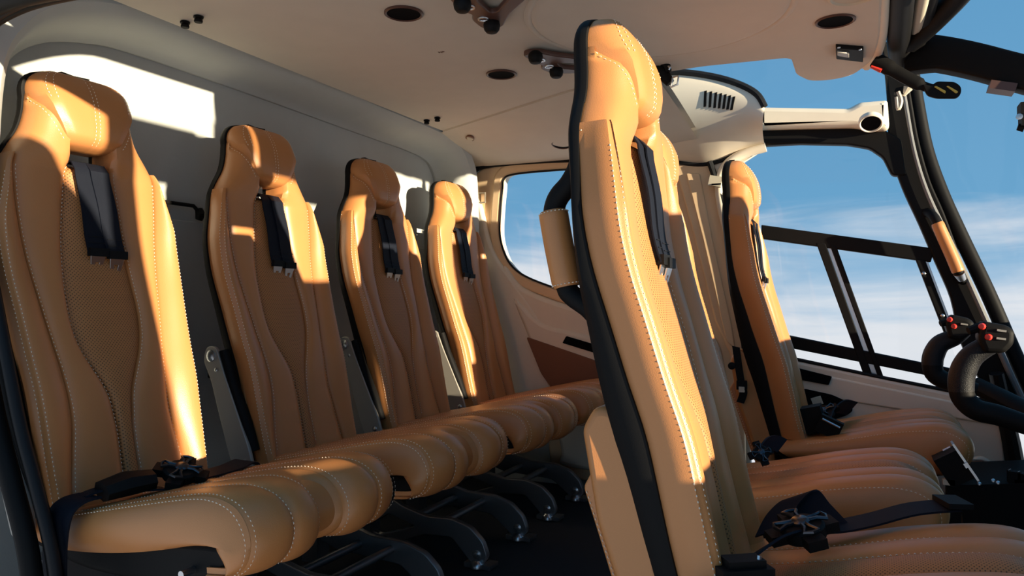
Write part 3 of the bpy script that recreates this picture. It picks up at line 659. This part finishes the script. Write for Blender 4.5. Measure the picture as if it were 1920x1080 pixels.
# ------------------------------------------------------------------ near side of the cockpit (mostly outside the frame): roof rail, pillar, added visor and door blocking the sun
struct(mk('trim_17', MB().box((1.15, -.06, 1.312), (1.16, .05, .065)), black))
P = smooth_path([(1.735, -.11, 1.36), (1.78, -.12, 1.20), (1.86, -.12, .95), (1.96, -.12, .70), (2.08, -.12, .40)], 6)
struct(mk('trim_18', MB().tube(P, [.035]*len(P), 10), black))
struct(mk('window_7', MB().grid([[(.80, .06, 1.44), (1.68, .06, 1.44)], [(.80, .55, 1.45), (1.68, .55, 1.45)]]), glass))
dp = smooth_path([(.07, .30), (.06, .75), (-.0, 1.0), (-.12, 1.18), (-.25, 1.265), (-.75, 1.27), (-.86, 1.1), (-.86, .25), (-.7, .2), (-.1, .2)], 5, True)
od = struct(plate('sun_block_door', [(a, b) for a, b in dp], black, M=Matrix(((-.35, 0, -.94, 1.80), (.94, 0, -.35, -.14), (0, 1, 0, 0), (0, 0, 0, 1))), ext=.02, bev=.008))  # unseen solid door, added to shade the nearest rear seat
y0, y1, zt = -.05, .27, 1.385
vz = struct(plate('sun_block_visor', fillet([(y0, 1.24), (y1, 1.24), (y1, zt), (y0, zt)], .02), black, M=Matrix(((0, 0, 1, 1.70), (1, 0, 0, 0), (0, 1, 0, 0), (0, 0, 0, 1))), ext=.006, bev=.003))  # unseen visor, added to keep sun off the back wall
mk('sun_block_rod', MB().cyl((1.70, y0+.05, zt), (1.70, y1-.05, zt), .006), steel, vz)
# ------------------------------------------------------------------ things on the ceiling
def speaker(q, label, r=.036, z=1.4225, m=None, nrm=(0, 0, -1)):
    c = np.array(q) if len(q) == 3 else at(*q, 2, z); t = root('air_vent', c, label, 'vent', None)
    mk('rim', MB().lathe(c, nrm, [(r*1.08, -.006), (r*1.08, .001), (r, .0028), (r*.93, .001), (r*.92, -.006)], 32), MATS['dark_brown_bracket'] if m is None else m, t)
    mk('opening', MB().lathe(c, nrm, [(r*.93, -.006), (r*.93, .0005), (r*.6, -.001), (.0, -.001)], 32), holeblack, t)
    return t
speaker((757, 26), 'round black air vent in the rear ceiling, nearer the top edge of the photo', .040)
speaker((940, 140), 'round black air vent in the ceiling above the farthest rear seats', .040)
speaker((1566, 40), 'round black air vent in the front ceiling beside the black switch plate', .040, 1.4225)
c = at(1053, 246, 1, 1.80); speaker((c[0], 1.80, ceil_z(c[0], 1.80)+.001), 'round black air vent on the sloped ceiling over the rear door', .036, nrm=(0, -.25, -1))
for q, lab in (((347, 48), 'black ceiling hook of the pair above the nearest rear seat, left one'), ((372, 38), 'black ceiling hook of the pair above the nearest rear seat, right one'),
               ((800, 230), 'black ceiling hook of the pair above the farthest rear seat, left one'), ((820, 225), 'black ceiling hook of the pair above the farthest rear seat, right one')):
    c = at(*q, 2, 1.415); t = root('ceiling_hook', (c[0], c[1], 1.407), lab, 'hook', 'ceiling hooks')
    mk('base', MB().lathe((c[0], c[1], 1.426), (0, 0, -1), [(.006, 0), (.011, .003), (.011, .006), (.005, .008)], 14), black, t)
    mk('knob', MB().lathe((c[0], c[1], 1.419), (0, 0, -1), [(.005, 0), (.0085, .002), (.0095, .006), (.0085, .009), (.0, .010)], 14), black, t)
c = at(827, 98, 2, 1.424); t = root('ceiling_mark', (c[0], c[1], 1.42), 'tiny dark stitched mark on the ceiling between the two rear vents', 'mark')
for k in range(3): mk('stitch', MB().box((c[0]-.006+.006*k, c[1]+.002*(k % 2), 1.4245), (.0025, .007, .0015)).box((c[0]-.006+.006*k+.0015, c[1], 1.4245), (.004, .0018, .0014)), dbrown, t)
def bracket(poly, knobs, rings, label):
    z = 1.412; c = at(*poly[0], 2, z); t = root('ceiling_bracket', (c[0], c[1], z-.006), label, 'bracket', 'dark brown ceiling brackets')
    plate('plate', fillet(pz(poly, z), .012, 4), dbrown, z=z, ext=.0065, bev=.003, parent=t)
    for q in knobs:
        k = at(*q, 2, z-.012); mk('knob', MB().lathe((k[0], k[1], z+.0), (0, 0, -1), [(.010, 0), (.017, .006), (.019, .014), (.017, .024), (.012, .030), (0, .032)], 18), black, t)
    for q in rings:
        k = at(*q, 2, z-.007); mk('eyelet', MB().lathe((k[0], k[1], z-.005), (0, 0, -1), [(.013, 0), (.012, .004), (.009, .004), (.008, .001)], 18), steel, t)
bracket([(835, -15), (864, 17), (886, 22), (885, 33), (900, 46), (916, 52), (943, 45), (955, 22), (988, -8), (960, -15), (932, 18), (920, 20), (898, 0), (890, -15)], [(867, 6), (922, 46)], [(880, 14), (906, 36)], 'dark brown ceiling bracket with black knobs cut by the top edge of the photo')
bracket([(980, 100), (990, 96), (1013, 95), (1042, 101), (1100, 108), (1100, 117), (1060, 114), (1044, 114), (1053, 124), (1100, 128), (1100, 133), (1060, 134), (1034, 134), (1013, 125), (1018, 118), (1003, 115)], [(1004, 105), (1043, 133)], [(1014, 113), (1030, 125)], 'dark brown ceiling bracket with black knobs beside the near front headrest')
t = root('ceiling_latch', at(881, 262, 1, 1.84), 'oval recessed cream latch on the corner of the ceiling above the far rear seat', 'latch')
c = at(881, 262, 2, 1.40); c[2] = ceil_z(c[0], c[1])
Mr = Matrix.Translation(Vector(c)) @ Matrix.Rotation(R(-58), 4, 'Z') @ Matrix.Rotation(R(-14), 4, 'X')
q = [(.042*math.cos(a), .017*math.sin(a)) for a in np.linspace(0, 2*math.pi, 28)[:-1]]
plate('recess', q, MATS['dark_brown_bracket'] and brown, M=Mr, ext=.003, bev=.0015, parent=t)
plate('pull', [(a*.42+.012, b*.78) for a, b in q], beltgrey, M=Matrix.Translation((0, 0, -.003)) @ Mr, ext=.003, bev=.002, parent=t)
plate('spring', [(a*.26-.018, b*.7) for a, b in q], liner, M=Matrix.Translation((0, 0, -.002)) @ Mr, ext=.003, bev=.002, parent=t)
# black switch plate on the tongue of the front ceiling
qs = [(1567, 86), (1619, 90), (1618, 113), (1568, 107)]
c = at(1594, 99, 2, 1.42); t = root('switch_plate', (c[0], c[1], 1.41), 'small black switch plate with two screws on the front ceiling tongue', 'switch')
plate('plate', fillet(pz(qs, 1.419), .004), black, z=1.419, ext=.006, bev=.002, parent=t)
plate('rocker', fillet(pz([(1570, 96), (1592, 99), (1592, 107), (1570, 103)], 1.411), .003), alu, z=1.412, ext=.004, bev=.002, parent=t)
for q in ((1573, 89), (1613, 93)):
    k = at(*q, 2, 1.413); mk('screw', MB().lathe((k[0], k[1], 1.4135), (0, 0, -1), [(.004, 0), (.004, .0015), (0, .002)], 10), steel, t)
c = at(1600, 3, 2, 1.42); mk('lamp_rim', MB().lathe((c[0], c[1]-.03, 1.424), (0, 0, -1), [(.050, -.004), (.050, .004), (.044, .007), (.040, .003), (.0, .002)], 30), beltgrey, ceil)
# headset hanger behind the near headrest
t = root('buckle_holder', at(1236, 135, 1, 1.22), 'black belt tongue holder hanging from the ceiling beside the near headrest', 'holder')
c0, c1, c2 = at(1215, 122, 1, 1.20), at(1243, 138, 1, 1.20), at(1257, 156, 1, 1.20)
mk('body', MB().tube([at(1195, 118, 1, 1.20), c0, c1, c2], [.020, .021, .019, .012], 12, .8), black, t)
mk('clip', MB().tube([at(1234, 112, 1, 1.19), at(1250, 122, 1, 1.19), at(1254, 134, 1, 1.19)], [.010, .011, .008], 8), black, t)
d = at(1262, 153, 1, 1.19); mk('metal_tongue', MB().tube([d+np.array(p) for p in ((-.006, 0, -.014), (.012, 0, -.009), (.015, 0, .014), (-.001, 0, .011), (-.006, 0, -.014))], .0028, 6), steel, t)
mk('catch', MB().tube([at(1244, 119, 1, 1.185), at(1256, 127, 1, 1.185), at(1254, 131, 1, 1.185)], .004, 6), steel, t)
# lever arm with yellow striped paddle
t = root('overhead_lever', at(1700, 150, 1, 1.36), 'black lever with two yellow stripes on its paddle below the windscreen post', 'lever')
P = smooth_path([at(a, b, 1, 1.36) for a, b in [(1640, 112), (1668, 128), (1700, 146), (1730, 161), (1752, 168)]], 5)
mk('arm', MB().tube(P, [.020]*6+[.017]*(len(P)-12)+[.012]*6, 10, .6), black, t)
pd = fillet(pl([(1728, 158), (1746, 162), (1756, 153), (1790, 154), (1802, 163), (1802, 176), (1794, 185), (1756, 185), (1738, 180)], 1.355), .008, 4)
plate('paddle', pd, black, y=1.355, ext=.006, bev=.003, parent=t)
for q in ([(1751, 163), (1755, 161), (1774, 171), (1772, 176)], [(1774, 162), (1778, 161), (1797, 172), (1793, 176)]):
    plate('yellow_stripe', fillet(pl(q, 1.349), .003), yellow, y=1.3485, ext=.0012, bev=.0005, parent=t)
mk('red_tab', MB().tube([at(1633, 125, 1, 1.35), at(1652, 133, 1, 1.35)], [.004, .006], 6), red, t)
t = root('pillar_connector', at(1690, 165, 1, 1.62), 'white and black cable connector at the top of the far windscreen pillar', 'connector')
mk('socket', MB().box(at(1690, 168, 1, 1.62), (.03, .03, .03), Matrix.Rotation(R(20), 3, 'Y')), black, t)
mk('white_plug', MB().tube([at(1702, 165, 1, 1.61), at(1694, 180, 1, 1.61)], [.014, .004], 8), beltgrey, t)
mk('cable', MB().tube(smooth_path([at(a, b, 1, 1.60) for a, b in [(1681, 182), (1684, 205), (1690, 190), (1684, 172)]], 5), .0055, 6), beltgrey, t)
t = root('compass', at(1912, 218, 1, 1.3), 'dark instrument cut by the right edge of the photo below the windscreen post', 'instrument')
c = at(1918, 215, 1, 1.3)
mk('body', MB().box(c+np.array((.012, 0, .012)), (.04, .05, .026)).box(c+np.array((.012, 0, -.018)), (.036, .05, .022)), black, t)
mk('foot', MB().tube([at(1920, 240, 1, 1.3), at(1908, 238, 1, 1.3)], [.010, .008], 8), black, t)
mk('knob', MB().lathe(at(1911, 219, 1, 1.275), (0, -1, 0), [(.007, 0), (.007, .004), (0, .005)], 10), steel, t)
# ------------------------------------------------------------------ wall clips beside the rear seats
def clip(q, x, label, w=.03, hook=False):
    c = at(*q, 0, x); t = root('wall_clip', c, label, 'clip')
    mk('body', MB().tube([c+np.array((.004, 0, .012)), c+np.array((.010, 0, 0)), c+np.array((.004, 0, -.014))], [.010, .013, .009], 10), black, t)
    if hook: mk('wire', MB().tube([c+np.array((.006, -.11, .020)), c+np.array((.006, -.02, .020)), c+np.array((.008, -.012, .012)), c+np.array((.008, -.004, .006))], .005, 8), black, t)
    else: mk('slot', MB().box(c+np.array((.022, 0, 0)), (.004, .006, .012)), holeblack, t)
clip((371, 402), .015, 'black wall clip with a wire hook between the nearest two rear seats', hook=True)
clip((394, 698), .012, 'black oval wall fastener low between the nearest two rear seats')
clip((953, 632), .03, 'upper black fastener between the farthest rear seat and the rear door')
clip((976, 692), .03, 'lower black fastener between the farthest rear seat and the rear door')
# ------------------------------------------------------------------ lap belts
def buckle(t, c, M3, s=1.0):
    def Tm(p): return np.array(c)+np.array(M3 @ Vector(np.array(p)*s))
    def add(nm, mb, m):
        mb.v = [tuple(Tm(p)) for p in mb.v]; return mk(nm, mb, m, t)
    add('buckle_body', MB().lathe((0, 0, -.012), (0, 0, 1), [(.026, 0), (.031, .004), (.031, .018), (.027, .022), (0, .022)], 24), black)
    for k in range(4):
        a = k*math.pi/2+.5; d = np.array((math.cos(a), math.sin(a), 0)); e = np.array((-d[1], d[0], 0))
        add('buckle_port', MB().box(d*.036+np.array((0, 0, -.002)), (.022, .026, .014), Matrix.Rotation(a, 3, 'Z')), black)
        add('dial_wing', MB().tube([d*.010-e*.003+np.array((0, 0, .013)), d*.022-e*.004+np.array((0, 0, .0135)), d*.033-e*.010+np.array((0, 0, .012)), d*.036+np.array((0, 0, .012)), d*.033+e*.010+np.array((0, 0, .012)), d*.022+e*.004+np.array((0, 0, .0135)), d*.010+e*.003+np.array((0, 0, .013))], .0028, 6), metal_dial)
    add('dial_hub', MB().lathe((0, 0, .009), (0, 0, 1), [(.013, 0), (.013, .005), (.009, .008), (0, .008)], 18), metal_dial)
metal_dial = mat('blackened_steel_dial', (.05, .06, .075), .25, .8)
# nearest rear seat
t = root('lap_belt', (.46, .16, .43), 'black lap belt lying across the cushion of the nearest rear seat, tail over its side', 'belt')
mk('hanging_webbing', MB().ribbon(smooth_path([(.40, .045, .456), (.398, .016, .454), (.396, -.004, .438), (.392, -.010, .395), (.388, -.008, .330)], 6), (1, 0, .0), .060, .0016), webbing, t)
mk('left_webbing', MB().ribbon(smooth_path([(.385, .04, .455), (.40, .075, .462), (.425, .12, .452), (.45, .15, .450)], 6), (.82, -.35, .1), .055, .0016), webbing, t)
mk('adjuster', MB().tube([(.415, .055, .462), (.425, .095, .468), (.438, .135, .468)], [.018, .022, .018], 8, 1.7, (0, 0, 1)), black, t)
mk('right_webbing', MB().ribbon(smooth_path([(.455, .19, .458), (.45, .25, .455), (.437, .32, .452), (.42, .375, .452), (.405, .405, .440)], 6), (.9, .15, -.05), .050, .0016), webbing, t)
buckle(t, (.462, .178, .474), Matrix.Rotation(R(-18), 3, 'Y') @ Matrix.Rotation(R(10), 3, 'X') @ Matrix.Rotation(R(38), 3, 'Y'), 1.0)
# near front seat
zc = .45
t = root('lap_belt', (1.50, .34, .42), 'black lap belt with steel cross buckle on the near front seat cushion, strap running forward', 'belt')
mk('rear_webbing', MB().ribbon(smooth_path([(1.40, .20, .400), (1.44, .24, .43), (1.475, .29, .452), (1.50, .33, .455)], 6), (.5, -.5, .5), .05, .0016), webbing, t)
mk('folded_webbing', MB().ribbon(smooth_path([(1.46, .44, .425), (1.475, .47, .455), (1.500, .49, .475), (1.520, .49, .455), (1.545, .48, .432)], 6), (.8, .1, .35), .052, .0016), webbing, t)
mk('forward_webbing', MB().ribbon(smooth_path([(1.50, .455, .436), (1.55, .47, .437), (1.60, .49, .448), (1.66, .515, .466), (1.72, .535, .474)], 6), (-.25, .9, .1), .046, .0016), webbing, t)
mk('keeper', MB().box((1.715, .533, .479), (.035, .056, .008), Matrix.Rotation(R(20), 3, 'Z')), black, t)
mk('adjuster', MB().box((1.450, .20, .440), (.07, .045, .018), Matrix.Rotation(R(35), 3, 'Z')).box((1.452, .20, .452), (.05, .03, .012), Matrix.Rotation(R(35), 3, 'Z')), black, t)
mk('adjuster_bar', MB().cyl((1.468, .19, .405), (1.472, .205, .462), .003, 6), steel, t)
mk('side_block', MB().box((1.435, .165, .395), (.085, .04, .05), Matrix.Rotation(R(-8), 3, 'Y')), black, t)
buckle(t, (1.512, .345, .462), Matrix.Rotation(R(-8), 3, 'Y') @ Matrix.Rotation(R(12), 3, 'X'), 1.05)
# middle front seat
t = root('lap_belt', at(1436, 840, 1, .92), 'small black and steel buckle with belt on the middle front cushion behind the near backrest', 'belt')
c = at(1430, 850, 1, .90)
mk('webbing', MB().ribbon(smooth_path([at(a, b, 1, y) for a, b, y in [(1418, 846, .92), (1430, 832, .96), (1448, 828, 1.0), (1466, 836, 1.03)]], 5), (.3, .7, .4), .05, .0016), webbing, t)
buckle(t, c+np.array((-.004, 0, .0)), Matrix.Rotation(R(55), 3, 'X') @ Matrix.Rotation(R(20), 3, 'Y'), .58)
# far front seat
t = root('lap_belt', at(1530, 790, 1, 1.55), 'black lap belt, buckle and bag piled at the back of the far front cushion', 'belt')
mk('side_block', MB().box(at(1526, 785, 1, 1.56), (.055, .07, .075), Matrix.Rotation(R(-14), 3, 'Y')), black, t)
mk('webbing', MB().ribbon(smooth_path([at(a, b, 1, y) for a, b, y in [(1545, 800, 1.50), (1555, 776, 1.58), (1575, 762, 1.68), (1597, 766, 1.75)]], 5), (.5, .3, .6), .055, .0018), webbing, t)
mk('adjuster', MB().box(at(1555, 800, 1, 1.50), (.062, .03, .05), Matrix.Rotation(R(24), 3, 'Y')), black, t)
mk('adjuster_edge', MB().cyl(at(1542, 785, 1, 1.482), at(1575, 802, 1, 1.482), .003, 6), steel, t)
buckle(t, at(1545, 775, 1, 1.60), Matrix.Rotation(R(35), 3, 'X') @ Matrix.Rotation(R(-20), 3, 'Y'), .95)
mk('white_tag', MB().box(at(1532, 752, 1, 1.75), (.03, .006, .026), Matrix.Rotation(R(-20), 3, 'Y')), beltgrey, t)
# inertia belt hanging on the near side of the far front seat
t = root('hanging_buckle', at(1388, 690, 1, 1.47), 'short black strap with a cream tipped buckle hanging beside the far front seat', 'belt')
mk('strap', MB().ribbon(smooth_path([at(a, b, 1, 1.478) for a, b in [(1380, 650), (1384, 680), (1389, 712), (1394, 735), (1388, 755)]], 5), (1, 0, -.2), .022, .002), black, t)
mk('buckle', MB().box(at(1391, 722, 1, 1.468), (.028, .018, .026)), black, t)
mk('cream_tip', MB().box(at(1391, 730, 1, 1.462), (.016, .012, .016)), beltgrey, t)
mk('anchor', MB().lathe(at(1372, 686, 1, 1.475), (0, -1, 0), [(.011, -.004), (.011, .003), (.005, .006), (0, .006)], 12), black, t)
# ------------------------------------------------------------------ cyclic sticks
def cyclic(y, pts, rad, head, face, reds, label):
    t = root('control_stick', at(*pts[-1], 1, y), label, 'control stick')
    P = smooth_path([at(a, b, 1, y) for a, b in pts], 5); r = np.interp(np.linspace(0, len(rad)-1, len(P)), range(len(rad)), rad)
    k = int(len(P)*.52)
    mk('grip', MB().tube(P[:k+1], list(r[:k+1]), 14, 1.1), gripm, t)
    mk('shaft', MB().tube(P[k-1:], list(r[k-1:]*.98), 14, 1.08), black, t)
    o = plate('switch_head', fillet(pl(head, y-.01), .008, 4), black, y=y-.01, ext=.032, bev=.010, parent=t)
    for q in reds:
        c = at(*q, 1, y-.044); mk('red_button', MB().lathe(c, (-.3, -1, 0), [(.006, -.004), (.007, .003), (.005, .008), (0, .009)], 12), red, o)
    for q in face:
        c = at(*q, 1, y-.043); mk('switch', MB().box(c, (.016, .006, .004), Matrix.Rotation(R(8), 3, 'Y')), alu, o)
    c = at(head[0][0]-6, head[0][1]+14, 1, y-.02)
    mk('thumb_switch', MB().tube([c+np.array((.012, 0, .0)), c, c+np.array((-.016, -.006, -.006))], [.013, .010, .008], 8), black, o)
    return t
cyclic(1.02, [(1868, 640), (1845, 652), (1822, 668), (1808, 690), (1802, 715), (1806, 745), (1830, 768), (1870, 778), (1920, 795), (1990, 818)], [.020, .021, .023, .025, .025, .024, .023, .022, .021, .020],
       [(1838, 601), (1884, 609), (1899, 620), (1897, 644), (1880, 661), (1842, 660), (1830, 632)], [(1878, 620), (1877, 635)], [(1842, 612), (1854, 632)], 'nearer black control stick with red buttons, at the right edge of the photo')
cyclic(1.46, [(1806, 618), (1790, 632), (1764, 644), (1752, 662), (1748, 680), (1752, 700), (1768, 712), (1790, 720), (1830, 732)], [.022, .022, .024, .026, .026, .025, .024, .022, .020],
       [(1782, 589), (1814, 596), (1825, 605), (1822, 624), (1802, 638), (1778, 634), (1770, 606)], [(1808, 608)], [(1781, 599), (1789, 612)], 'farther black control stick standing in front of the far door window')
# ------------------------------------------------------------------ cockpit floor things
t = root('document_box', at(1782, 895, 1, 1.42), 'black box with a steel edge standing between the middle and far front cushions', 'box')
B3 = Matrix.Rotation(R(-32), 3, 'Y')
c = at(1783, 868, 1, 1.42)
mk('case', MB().box(c+np.array((0, -.045, 0)), (.058, .07, .075), B3), black, t)
mk('stand', MB().box((c[0], c[1]-.045, (FZ+c[2]-.03)/2), (.03, .04, c[2]-.03-FZ)), black, t)
mk('steel_edge', MB().box(c+np.array(B3 @ Vector((.031, -.06, .004))), (.005, .05, .10), B3), steel, t)
mk('catch', MB().cyl(at(1768, 845, 1, 1.335), at(1782, 838, 1, 1.335), .003, 6), steel, t)
mk('latch', MB().box(at(1812, 872, 1, 1.335), (.010, .01, .012), B3), steel, t)
mk('base_tag', MB().box(at(1779, 904, 1, 1.345), (.026, .01, .014)), beltgrey, t)
t = root('pedal_unit', at(1880, 920, 1, 1.7), 'black pedal unit with small steel fittings at the lower right edge of the photo', 'pedals')
c0 = at(1885, 905, 1, 1.65)
mk('housing', MB().box(c0+np.array((0, 0, -.04)), (.24, .30, .14), Matrix.Rotation(R(-8), 3, 'Y')), black, t)
for q in ((1893, 880), (1910, 884), (1904, 895)):
    c = at(*q, 1, 1.51); mk('pedal_arm', MB().cyl(c, c+np.array((.02, .0, -.03)), .004, 6), steel, t); mk('pedal_block', MB().box(c+np.array((.01, .01, -.02)), (.026, .03, .03)), black, t)
for q in ((1836, 907), (1862, 901), (1871, 905)): mk('fitting', MB().lathe(at(*q, 1, 1.49), (0, -1, .3), [(.005, 0), (.005, .004), (0, .006)], 8), steel, t)
plate('footwell_arch', smooth_path(pl([(1765, 1000), (1800, 880), (1825, 862), (1850, 866), (1872, 885), (1945, 905), (1945, 1000)], 1.90), 5, True), brown, y=1.905, ext=.012, bev=.006, parent=fd)
plate('footwell_lip', smooth_path(pl([(1812, 862), (1840, 856), (1862, 868), (1882, 888), (1940, 906), (1935, 912), (1874, 895), (1850, 868), (1825, 864)], 1.91), 5, True), trimm, y=1.912, ext=.016, bev=.008, parent=fd)
# unseen instrument panel and nose shelf, added to shade cushions and lower seats
struct(mk('sun_block_panel', MB().box((2.32, .34, .54), (.16, .36, .98)).box((2.36, .72, .36), (.10, 1.95, .56)).box((2.36, 1.51, .46), (.10, .80, .58)), black))
struct(mk('sun_block_header', MB().box((2.06, .565, 1.375), (.04, .73, .18)), black))   # unseen bar added to shade the rear headrests
struct(mk('sun_block_post', MB().box((2.30, 1.215, .70), (.04, .14, 1.0)), black))           # unseen post added to shade the far front seat
